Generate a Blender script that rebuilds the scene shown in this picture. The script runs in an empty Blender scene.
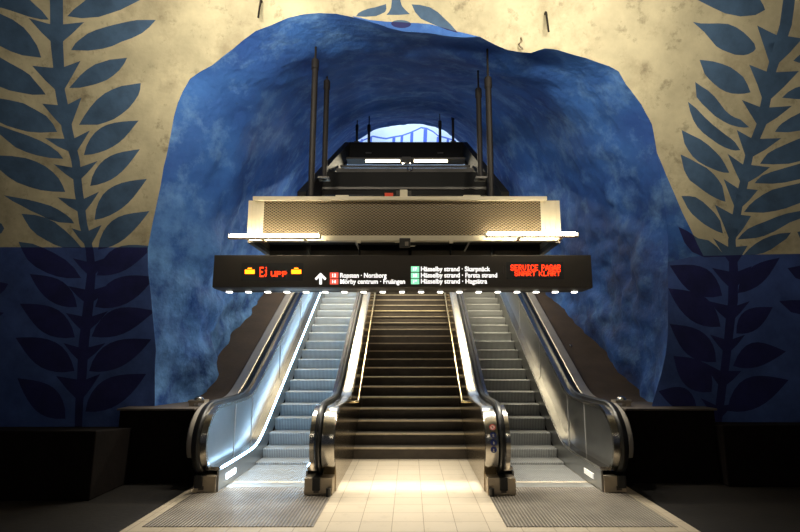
import bpy, bmesh, math, random
from mathutils import Vector, noise, geometry
random.seed(7)
R = math.radians
SC = bpy.context.scene
COL = SC.collection

# ------------------------------------------------------------------ camera
F, TILT, H, CX, CY = 515.0, R(9.6), 1.6, 410.0, 266.0
cd = bpy.data.cameras.new('camera'); cam = bpy.data.objects.new('camera', cd); COL.objects.link(cam)
cd.sensor_width = 36; cd.lens = F / 800 * 36; cd.shift_x = -10 / 800
cam.location = (0, 0, H); cam.rotation_euler = (R(90) + TILT, 0, 0)
cd.clip_start = .02; cd.clip_end = 200
SC.camera = cam

def ray(px, py):
    x = (px - CX) / F; y = (CY - py) / F
    return x, math.cos(TILT) - y * math.sin(TILT), math.sin(TILT) + y * math.cos(TILT)
def atY(px, py, Y):
    d = ray(px, py); k = Y / d[1]
    return Vector((d[0] * k, Y, H + d[2] * k))

# ------------------------------------------------------------------ helpers
def link(name, me, mats, parent=None):
    o = bpy.data.objects.new(name, me); COL.objects.link(o)
    for m in (mats if isinstance(mats, (list, tuple)) else [mats]):
        me.materials.append(m)
    if parent:
        o.parent = parent
    return o
def obj(name, bm, mats, parent=None, smooth=False, bevel=0, angle=40):
    bmesh.ops.recalc_face_normals(bm, faces=bm.faces[:])
    me = bpy.data.meshes.new(name); bm.to_mesh(me); bm.free()
    if smooth:
        for p in me.polygons: p.use_smooth = True
        try: me.set_sharp_from_angle(angle=R(angle))
        except Exception: pass
    o = link(name, me, mats, parent)
    if bevel:
        b = o.modifiers.new('bevel', 'BEVEL'); b.width = bevel; b.segments = 2; b.limit_method = 'ANGLE'; b.angle_limit = R(40)
    return o
def box(bm, x0, x1, y0, y1, z0, z1):
    vs = [bm.verts.new(p) for p in ((x0,y0,z0),(x1,y0,z0),(x1,y1,z0),(x0,y1,z0),(x0,y0,z1),(x1,y0,z1),(x1,y1,z1),(x0,y1,z1))]
    for f in ((0,3,2,1),(4,5,6,7),(0,1,5,4),(1,2,6,5),(2,3,7,6),(3,0,4,7)):
        bm.faces.new([vs[i] for i in f])
def boxes(*bs):
    bm = bmesh.new()
    for b in bs: box(bm, *b)
    return bm
def prism_yz(pts, x0, x1, bm=None):
    """polygon in the YZ plane extruded along X"""
    bm = bm or bmesh.new()
    a = [bm.verts.new((x0, y, z)) for y, z in pts]; b = [bm.verts.new((x1, y, z)) for y, z in pts]
    n = len(pts)
    bm.faces.new(a); bm.faces.new(b[::-1])
    for i in range(n):
        bm.faces.new((a[i], a[(i+1) % n], b[(i+1) % n], b[i]))
    return bm
def strip_yz(lo, hi, x0, x1, bm=None):
    """closed wall between a lower and an upper YZ path of equal length, thick from x0 to x1"""
    bm = bm or bmesh.new(); n = len(lo)
    q = [[bm.verts.new((x, p[0], p[1])) for p in path] for path in (lo, hi) for x in (x0, x1)]
    l0, l1, h0, h1 = q
    for i in range(n - 1):
        bm.faces.new((l0[i], l0[i+1], h0[i+1], h0[i])); bm.faces.new((l1[i], h1[i], h1[i+1], l1[i+1]))
        bm.faces.new((h0[i], h0[i+1], h1[i+1], h1[i])); bm.faces.new((l0[i], l1[i], l1[i+1], l0[i+1]))
    bm.faces.new((l0[0], h0[0], h1[0], l1[0])); bm.faces.new((l0[-1], l1[-1], h1[-1], h0[-1]))
    return bm
def sweep_yz(path, section, bm=None):
    """sweep a closed section of (x, normal offset) along a path in the YZ plane"""
    bm = bm or bmesh.new(); n = len(path); rings = []
    for i, (y, z) in enumerate(path):
        a = path[max(i-1, 0)]; b = path[min(i+1, n-1)]
        ty, tz = b[0]-a[0], b[1]-a[1]; L = math.hypot(ty, tz) or 1
        ny, nz = -tz/L, ty/L
        rings.append([bm.verts.new((x, y + ny*d, z + nz*d)) for x, d in section])
    m = len(section)
    for i in range(n-1):
        for j in range(m):
            k = (j+1) % m
            bm.faces.new((rings[i][j], rings[i][k], rings[i+1][k], rings[i+1][j]))
    bm.faces.new(rings[0]); bm.faces.new(rings[-1][::-1])
    return bm
def rect(x0, x1, d0, d1): return [(x0, d0), (x1, d0), (x1, d1), (x0, d1)]
def tube(bm, pts, r, seg=10, r2=None):
    pts = [Vector(p) for p in pts]; rings = []; n = len(pts)
    for i, p in enumerate(pts):
        t = (pts[min(i+1, n-1)] - pts[max(i-1, 0)]).normalized()
        u = t.cross(Vector((0, 0, 1)))
        if u.length < .05: u = t.cross(Vector((0, 1, 0)))
        u.normalize(); v = t.cross(u)
        rr = r if r2 is None else r + (r2 - r) * i / (n - 1)
        rings.append([bm.verts.new(p + (u*math.cos(2*math.pi*k/seg) + v*math.sin(2*math.pi*k/seg)) * rr) for k in range(seg)])
    for i in range(n-1):
        for k in range(seg):
            j = (k+1) % seg
            bm.faces.new((rings[i][k], rings[i][j], rings[i+1][j], rings[i+1][k]))
    bm.faces.new(rings[0]); bm.faces.new(rings[-1][::-1])
    return bm
def dome(bm, c, r, h, seg=14, rings=5):
    c = Vector(c); rs = []
    for i in range(rings):
        a = math.pi/2 * i / rings
        rs.append([bm.verts.new(c + Vector((r*math.cos(a)*math.cos(2*math.pi*k/seg), r*math.cos(a)*math.sin(2*math.pi*k/seg), h*math.sin(a)))) for k in range(seg)])
    top = bm.verts.new(c + Vector((0, 0, h)))
    for i in range(rings-1):
        for k in range(seg):
            j = (k+1) % seg; bm.faces.new((rs[i][k], rs[i][j], rs[i+1][j], rs[i+1][k]))
    for k in range(seg): bm.faces.new((rs[-1][k], rs[-1][(k+1) % seg], top))
    bm.faces.new(rs[0][::-1])
    return bm
def tag(o, label, cat, group=None):
    o['label'] = label; o['category'] = cat
    if group: o['group'] = group
    return o
def thing(name, label, cat, loc=(0, 0, 0), group=None):
    o = bpy.data.objects.new(name, None); COL.objects.link(o); o.location = loc
    o.empty_display_size = .2
    return tag(o, label, cat, group)
class Base:
    """parts are written in world coordinates and moved under their thing's base"""
def under(root):
    bpy.context.view_layer.update()
    inv = root.matrix_world.inverted()
    for c in root.children: c.matrix_parent_inverse = inv
def struct(o): o['kind'] = 'structure'; return o
def area(name, loc, rot, sx, sy, power, color, spread=180):
    l = bpy.data.lights.new(name, 'AREA'); l.shape = 'RECTANGLE'; l.size = sx; l.size_y = sy
    l.energy = power; l.color = color; l.spread = R(spread)
    o = bpy.data.objects.new(name, l); COL.objects.link(o); o.location = loc; o.rotation_euler = rot
    return o
def aim(o, target):
    d = Vector(target) - o.location; o.rotation_euler = d.to_track_quat('-Z', 'Y').to_euler()

# ------------------------------------------------------------------ materials
def mat(name, color, rough=.6, metal=0., var=.0, scale=4., bump=0., bscale=20., spec=.5, color2=None, detail=6, lo=.35, hi=.7):
    m = bpy.data.materials.new(name); m.use_nodes = True; nt = m.node_tree; N = nt.nodes; L = nt.links
    b = N['Principled BSDF']; b.inputs['Roughness'].default_value = rough; b.inputs['Metallic'].default_value = metal
    b.inputs['Specular IOR Level'].default_value = spec
    tc = N.new('ShaderNodeTexCoord')
    c2 = color2 or tuple(c * (1 - var) for c in color)
    nz = N.new('ShaderNodeTexNoise'); nz.inputs['Scale'].default_value = scale; nz.inputs['Detail'].default_value = detail; nz.inputs['Roughness'].default_value = .62
    L.new(tc.outputs['Object'], nz.inputs['Vector'])
    cr = N.new('ShaderNodeValToRGB'); cr.color_ramp.elements[0].position = lo; cr.color_ramp.elements[1].position = hi
    cr.color_ramp.elements[0].color = (*c2, 1); cr.color_ramp.elements[1].color = (*color, 1)
    L.new(nz.outputs['Fac'], cr.inputs['Fac']); L.new(cr.outputs['Color'], b.inputs['Base Color'])
    if bump:
        n2 = N.new('ShaderNodeTexNoise'); n2.inputs['Scale'].default_value = bscale; n2.inputs['Detail'].default_value = 8
        L.new(tc.outputs['Object'], n2.inputs['Vector'])
        bp = N.new('ShaderNodeBump'); bp.inputs['Strength'].default_value = bump; bp.inputs['Distance'].default_value = .03
        L.new(n2.outputs['Fac'], bp.inputs['Height']); L.new(bp.outputs['Normal'], b.inputs['Normal'])
    m['n'] = 1
    return m
def emit(name, color, s):
    m = bpy.data.materials.new(name); m.use_nodes = True
    b = m.node_tree.nodes['Principled BSDF']; b.inputs['Base Color'].default_value = (*color, 1)
    b.inputs['Emission Color'].default_value = (*color, 1); b.inputs['Emission Strength'].default_value = s
    return m
def blend_stain(m, stain, scale, lo, hi, amount=1., stretch=(1, 1, 1)):
    """irregular dirt over a paint"""
    nt = m.node_tree; N = nt.nodes; L = nt.links; b = N['Principled BSDF']
    src = b.inputs['Base Color'].links[0].from_socket
    tc = N.new('ShaderNodeTexCoord'); mp = N.new('ShaderNodeMapping'); mp.inputs['Scale'].default_value = stretch
    L.new(tc.outputs['Object'], mp.inputs['Vector'])
    nz = N.new('ShaderNodeTexNoise'); nz.inputs['Scale'].default_value = scale; nz.inputs['Detail'].default_value = 10; nz.inputs['Roughness'].default_value = .7
    L.new(mp.outputs['Vector'], nz.inputs['Vector'])
    mr = N.new('ShaderNodeMapRange'); mr.inputs['From Min'].default_value = lo; mr.inputs['From Max'].default_value = hi
    mr.inputs['To Max'].default_value = amount
    L.new(nz.outputs['Fac'], mr.inputs['Value'])
    mx = N.new('ShaderNodeMix'); mx.data_type = 'RGBA'; mx.inputs['B'].default_value = (*stain, 1)
    for s in mx.inputs:
        if s.type == 'RGBA' and s.name == 'B': s.default_value = (*stain, 1)
    fac = [s for s in mx.inputs if s.type == 'VALUE'][0]; A = [s for s in mx.inputs if s.type == 'RGBA'][0]
    L.new(mr.outputs['Result'], fac); L.new(src, A)
    L.new([s for s in mx.outputs if s.type == 'RGBA'][0], b.inputs['Base Color'])
    return m
def grooves(m, axis, pitch, strength=.6, dark=.5, profile='SIN'):
    nt = m.node_tree; N = nt.nodes; L = nt.links; b = N['Principled BSDF']
    tc = N.new('ShaderNodeTexCoord'); sp = N.new('ShaderNodeSeparateXYZ'); L.new(tc.outputs['Object'], sp.inputs['Vector'])
    mu = N.new('ShaderNodeMath'); mu.operation = 'MULTIPLY'; mu.inputs[1].default_value = 2*math.pi/pitch
    L.new(sp.outputs[axis], mu.inputs[0])
    si = N.new('ShaderNodeMath'); si.operation = 'SINE'; L.new(mu.outputs[0], si.inputs[0])
    bp = N.new('ShaderNodeBump'); bp.inputs['Strength'].default_value = strength; bp.inputs['Distance'].default_value = .008
    L.new(si.outputs[0], bp.inputs['Height']); L.new(bp.outputs['Normal'], b.inputs['Normal'])
    src = b.inputs['Base Color'].links[0].from_socket
    mr = N.new('ShaderNodeMapRange'); mr.inputs['From Min'].default_value = -1; mr.inputs['From Max'].default_value = .2
    mr.inputs['To Min'].default_value = dark; mr.inputs['To Max'].default_value = 1
    L.new(si.outputs[0], mr.inputs['Value'])
    mx = N.new('ShaderNodeVectorMath'); mx.operation = 'SCALE'
    L.new(src, mx.inputs[0]); L.new(mr.outputs['Result'], mx.inputs['Scale'])
    L.new(mx.outputs[0], b.inputs['Base Color'])
    return m

CREAM = (.66, .595, .41)
M = {}
M['cream'] = mat('cream_paint', CREAM, .8, var=.32, scale=1.6, bump=.35, bscale=7)
blend_stain(M['cream'], (.17, .12, .07), 1.3, .50, .78, .75)
blend_stain(M['cream'], (.10, .075, .045), 5, .56, .74, .7)
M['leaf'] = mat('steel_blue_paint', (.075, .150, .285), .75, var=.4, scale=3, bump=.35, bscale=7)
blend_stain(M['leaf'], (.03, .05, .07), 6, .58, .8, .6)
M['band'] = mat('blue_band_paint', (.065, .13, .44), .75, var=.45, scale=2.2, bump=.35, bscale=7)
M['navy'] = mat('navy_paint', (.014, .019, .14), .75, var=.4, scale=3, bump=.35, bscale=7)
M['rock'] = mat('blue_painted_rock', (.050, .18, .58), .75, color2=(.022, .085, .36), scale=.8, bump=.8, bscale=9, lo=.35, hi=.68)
blend_stain(M['rock'], (.19, .39, .75), 2.0, .50, .70, .75)
blend_stain(M['rock'], (.012, .05, .20), 4.5, .6, .8, .4)
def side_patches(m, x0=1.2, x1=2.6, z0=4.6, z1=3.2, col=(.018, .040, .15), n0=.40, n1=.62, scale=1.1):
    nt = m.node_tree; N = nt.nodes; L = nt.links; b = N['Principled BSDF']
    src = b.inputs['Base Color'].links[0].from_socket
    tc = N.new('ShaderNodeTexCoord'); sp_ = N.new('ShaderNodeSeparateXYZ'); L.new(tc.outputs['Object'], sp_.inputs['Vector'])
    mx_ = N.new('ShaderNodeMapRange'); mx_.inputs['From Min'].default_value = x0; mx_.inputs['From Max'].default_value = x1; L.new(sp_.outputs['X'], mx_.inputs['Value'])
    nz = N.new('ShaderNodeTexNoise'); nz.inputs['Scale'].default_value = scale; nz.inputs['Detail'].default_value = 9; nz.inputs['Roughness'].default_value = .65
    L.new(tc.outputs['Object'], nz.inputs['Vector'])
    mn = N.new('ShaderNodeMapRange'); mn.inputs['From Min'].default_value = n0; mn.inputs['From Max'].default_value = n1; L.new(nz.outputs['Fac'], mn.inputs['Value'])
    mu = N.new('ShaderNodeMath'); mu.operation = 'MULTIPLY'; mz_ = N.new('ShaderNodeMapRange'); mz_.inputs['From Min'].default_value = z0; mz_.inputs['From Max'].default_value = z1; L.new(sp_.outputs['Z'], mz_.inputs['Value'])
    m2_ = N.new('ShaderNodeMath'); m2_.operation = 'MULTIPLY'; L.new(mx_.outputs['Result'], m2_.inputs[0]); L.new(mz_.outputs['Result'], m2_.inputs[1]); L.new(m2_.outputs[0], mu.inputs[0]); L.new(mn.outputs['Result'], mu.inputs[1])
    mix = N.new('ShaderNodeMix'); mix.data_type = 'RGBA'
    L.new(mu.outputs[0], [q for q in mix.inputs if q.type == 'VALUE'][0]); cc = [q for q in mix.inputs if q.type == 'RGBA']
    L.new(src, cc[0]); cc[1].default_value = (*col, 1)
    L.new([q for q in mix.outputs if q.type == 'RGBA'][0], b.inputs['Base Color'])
side_patches(M['rock'])  # navy paint blotches that also darken the lower right rock in place of shade
side_patches(M['rock'], -1.6, -2.6, 4.0, 2.8, (.17, .40, .85), .36, .60, 2.6)  # paler paint blotches standing in for stronger light on the lower left rock
blend_stain(M['rock'], (.010, .025, .09), 11, .63, .74, .45)
M['hall'] = mat('pale_upper_hall_paint', (.72, .84, .95), .8, var=.1, scale=2, bump=.2)
M['hall_line'] = mat('blue_line_paint', (.10, .18, .72), .8, var=.1)
M['base'] = mat('dark_plinth_stone', (.008, .005, .004), .9, spec=.15, var=.5, scale=2.5, bump=.15, bscale=14)
M['deck'] = mat('brown_sloping_deck', (.085, .057, .038), .7, var=.35, scale=3, bump=.12, bscale=30)
M['ledge'] = mat('grey_stone_cap', (.12, .10, .085), .55, var=.3, scale=5)
M['steel'] = mat('brushed_steel', (.58, .55, .50), .2, 1., var=.18, scale=7)
M['satin'] = mat('satin_steel_panel', (.42, .42, .41), .30, .95, var=.12, scale=2.5)
M['deckmetal'] = mat('satin_deck_steel', (.62, .57, .49), .38, .5, var=.15, scale=4)
M['cladding'] = mat('polished_bronze_cladding', (.44, .37, .27), .19, 1., var=.12, scale=2)
M['seam'] = mat('bright_panel_joint', (.80, .80, .78), .35, .5)
M['bronze'] = mat('bronze_tinted_steel', (.55, .47, .36), .34, .95, var=.2, scale=5)
M['rubber'] = mat('black_rubber', (.012, .012, .012), .35, var=.2)
M['blackmetal'] = mat('black_painted_metal', (.016, .015, .014), .42, var=.3, scale=3)
M['darkmetal'] = mat('dark_grey_metal', (.07, .065, .06), .45, .4, var=.3, scale=4)
M['framegrey'] = mat('grey_brown_frame', (.20, .175, .14), .5, .2, var=.2)
M['truss'] = mat('dark_truss_paint', (.006, .006, .006), .7, spec=.2, var=.3, scale=3)
M['pipe'] = mat('weathered_pipe', (.016, .012, .010), .6, .2, var=.5, scale=9)
M['white'] = mat('cream_enamel', (.72, .65, .50), .45, var=.08, scale=6)
M['signface'] = mat('sign_black', (.050, .041, .032), .45, var=.2, scale=2)
M['brass'] = mat('brass_tube', (.72, .58, .34), .22, 1., var=.1)
M['nose'] = mat('steel_nosing', (.62, .53, .40), .34, .7, var=.25, scale=9)
M['palenose'] = mat('pale_brass_nosing', (.70, .58, .36), .4, .3, var=.25, scale=9)
M['stair'] = mat('dark_stair_stone', (.048, .036, .025), .45, var=.5, scale=5, bump=.1)
M['step'] = grooves(mat('grooved_aluminium_step', (.50, .51, .50), .5, .25, var=.15, scale=3), 'X', .026, .5, .55)
M['plate'] = mat('ribbed_floor_plate', (.42, .37, .31), .45, .45, var=.35, scale=3)
grooves(M['plate'], 'X', .034, .7, .45)
M['comb'] = mat('comb_aluminium', (.55, .54, .50), .35, .8, var=.2)
M['red'] = mat('red_tag', (.75, .06, .02), .5)
M['textwhite'] = emit('backlit_white', (1, .98, .95), 1.6)
M['tagred'] = emit('backlit_red', (1., .12, .08), 1.0)
M['taggreen'] = emit('backlit_green', (.30, .85, .52), 1.0)
M['ledred'] = emit('led_red', (1, .035, .005), 4.5)
M['ledorange'] = emit('led_orange', (1, .22, .005), 5)
M['tube'] = emit('fluorescent_tube', (1., .88, .62), 38)
M['tubefar'] = emit('fluorescent_tube_warm', (1., .90, .66), 6)
M['platform_tube'] = emit('platform_tube', (1., .90, .70), 16)
M['down'] = emit('downlight_lens', (1, .96, .86), 9)
M['cool'] = emit('cool_skirt_light', (.40, .68, 1.), 19)
M['coolbox'] = emit('cool_comb_lamp', (.75, .9, 1.), 7)
M['dimbox'] = emit('dim_comb_lamp', (.9, .88, .8), .5)
M['stickblue'] = mat('blue_sticker', (.012, .03, .22), .4)
M['stickred'] = mat('red_sticker', (.55, .04, .03), .4)
M['stickwhite'] = mat('white_sticker', (.65, .62, .55), .4)

# beige floor tiles, and the dark paving to the sides
def tile_mat():
    m = bpy.data.materials.new('beige_floor_tiles'); m.use_nodes = True; nt = m.node_tree; N = nt.nodes; L = nt.links
    b = N['Principled BSDF']; b.inputs['Roughness'].default_value = .42
    tc = N.new('ShaderNodeTexCoord'); mp = N.new('ShaderNodeMapping'); mp.inputs['Location'].default_value = (.15 + .02, .04, 0)
    L.new(tc.outputs['Object'], mp.inputs['Vector'])
    br = N.new('ShaderNodeTexBrick'); br.offset = 0; br.inputs['Scale'].default_value = 1
    br.inputs['Brick Width'].default_value = .301; br.inputs['Row Height'].default_value = .281; br.inputs['Mortar Size'].default_value = .0035
    br.inputs['Mortar Smooth'].default_value = .2; br.inputs['Bias'].default_value = -.2
    br.inputs['Color1'].default_value = (.60, .52, .40, 1); br.inputs['Color2'].default_value = (.55, .475, .36, 1); br.inputs['Mortar'].default_value = (.28, .21, .14, 1)
    L.new(mp.outputs['Vector'], br.inputs['Vector'])
    L.new(br.outputs['Color'], b.inputs['Base Color'])
    bp = N.new('ShaderNodeBump'); bp.inputs['Strength'].default_value = .25; bp.inputs['Distance'].default_value = .004; bp.invert = True
    L.new(br.outputs['Fac'], bp.inputs['Height']); L.new(bp.outputs['Normal'], b.inputs['Normal'])
    blend_stain(m, (.30, .25, .18), 5, .55, .8, .5)
    return m
M['tiles'] = tile_mat()
M['paving'] = mat('dark_platform_paving', (.010, .007, .005), .6, var=.5, scale=4, bump=.1)

def mesh_panel_mat():
    m = bpy.data.materials.new('perforated_cream_panel'); m.use_nodes = True; nt = m.node_tree; N = nt.nodes; L = nt.links
    b = N['Principled BSDF']; b.inputs['Roughness'].default_value = .5
    tc = N.new('ShaderNodeTexCoord'); sp = N.new('ShaderNodeSeparateXYZ'); L.new(tc.outputs['Object'], sp.inputs['Vector'])
    def math_(op, a, v=None):
        n = N.new('ShaderNodeMath'); n.operation = op
        for i, s in enumerate((a, v)):
            if s is None: continue
            if isinstance(s, (int, float)): n.inputs[i].default_value = s
            else: L.new(s, n.inputs[i])
        return n.outputs[0]
    cx = math_('COSINE', math_('MULTIPLY', sp.outputs['X'], math.pi/.052))
    cz = math_('COSINE', math_('MULTIPLY', sp.outputs['Z'], math.pi/.036))
    v = math_('ABSOLUTE', math_('MULTIPLY', cx, cz))
    sx = math_('SINE', math_('MULTIPLY', sp.outputs['X'], math.pi/.052))
    sz = math_('SINE', math_('MULTIPLY', sp.outputs['Z'], math.pi/.036))
    v2 = math_('ABSOLUTE', math_('MULTIPLY', sx, sz))
    h = math_('MAXIMUM', v, v2)
    cr = N.new('ShaderNodeValToRGB'); cr.color_ramp.elements[0].position = .6; cr.color_ramp.elements[1].position = .72
    cr.color_ramp.elements[0].color = (.28, .215, .125, 1); cr.color_ramp.elements[1].color = (.035, .025, .015, 1)
    L.new(h, cr.inputs['Fac']); L.new(cr.outputs['Color'], b.inputs['Base Color'])
    bp = N.new('ShaderNodeBump'); bp.inputs['Strength'].default_value = .6; bp.inputs['Distance'].default_value = .01; bp.invert = True
    L.new(h, bp.inputs['Height']); L.new(bp.outputs['Normal'], b.inputs['Normal'])
    return m
M['perf'] = mesh_panel_mat()

# ------------------------------------------------------------------ the painted rock wall
def yw(z):
    return 7.05 - (.07 * (z - 3)**2 if z > 3 else 0)
def wpt(px, py):
    Y = 7.0
    for _ in range(12):
        p = atY(px, py, Y); Y = yw(p.z)
    return (p.x, p.z)
def disp(x, z):
    return .05 * noise.noise(Vector((x*.7, z*.7, 3.1))) + .018 * noise.noise(Vector((x*2.6, z*2.6, 9)))

OPEN = [(153,418),(154,400),(154,375),(155,350),(153,320),(151,295),(149,270),(148,249),(153,224),(157,205),(160,190),(164,168),(168,150),(171,135),(174,118),(178,104),(183,92),(190,79),(200,72),(212,65),(222,57),(232,50),(243,40),(256,31),(272,25),(288,18),(303,15),(320,13.5),(336,13.5),(352,17),(370,22),(380,25),(388,28),(404,31),(418,32),(430,33),(442,35),(453,36.5),(466,37),(480,36),(489,41),(498,46),(508,50),(520,52),(531,53),(545,48),(557,49),(571,53),(586,57),(601,63),(610,66),(619,71),(626,84),(634,94),(642,104),(647,114),(652,124),(655,138),(657,152),(661,175),(664,200),(667,225),(668,250),(667,275),(668,300),(668,330),(666,352),(662,372),(656,390),(652,404),(651,418)]
BLUE_EXTRA = [(656,150),(670,183),(682,213),(690,230),(697,244),(703,256),(690,257),(668,262),(655,262),(650,200)]
BLUE_TOP = [(352,16),(370,20),(387,22),(404,22),(418,23),(430,24),(442,27),(453,30),(466,33),(480,36),(489,42),(466,40),(440,38),(404,34),(380,28),(360,22)]
def lens(bx, by, tx, ty, w=.2, asym=1.25, n=9, bend=0.):
    """leaf from base to tip in photo coordinates, fuller on its upper side"""
    d = Vector((tx-bx, ty-by)); L = d.length; d.normalize(); nrm = Vector((-d.y, d.x))
    if nrm.y > 0: nrm = -nrm
    up, dn = [], []
    for i in range(1, n):
        t = i / n; c = Vector((bx, by)) + d*L*t + nrm * bend * L * math.sin(math.pi*t)
        s = math.sin(math.pi * t**.85)
        up.append(c + nrm*L*w*s*asym*.5*1.25); dn.append(c - nrm*L*w*s*.5*1.25*(2-asym))
    return [(bx, by)] + [tuple(v) for v in up] + [(tx, ty)] + [tuple(v) for v in dn[::-1]]
def smooth_poly(p): return p
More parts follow.
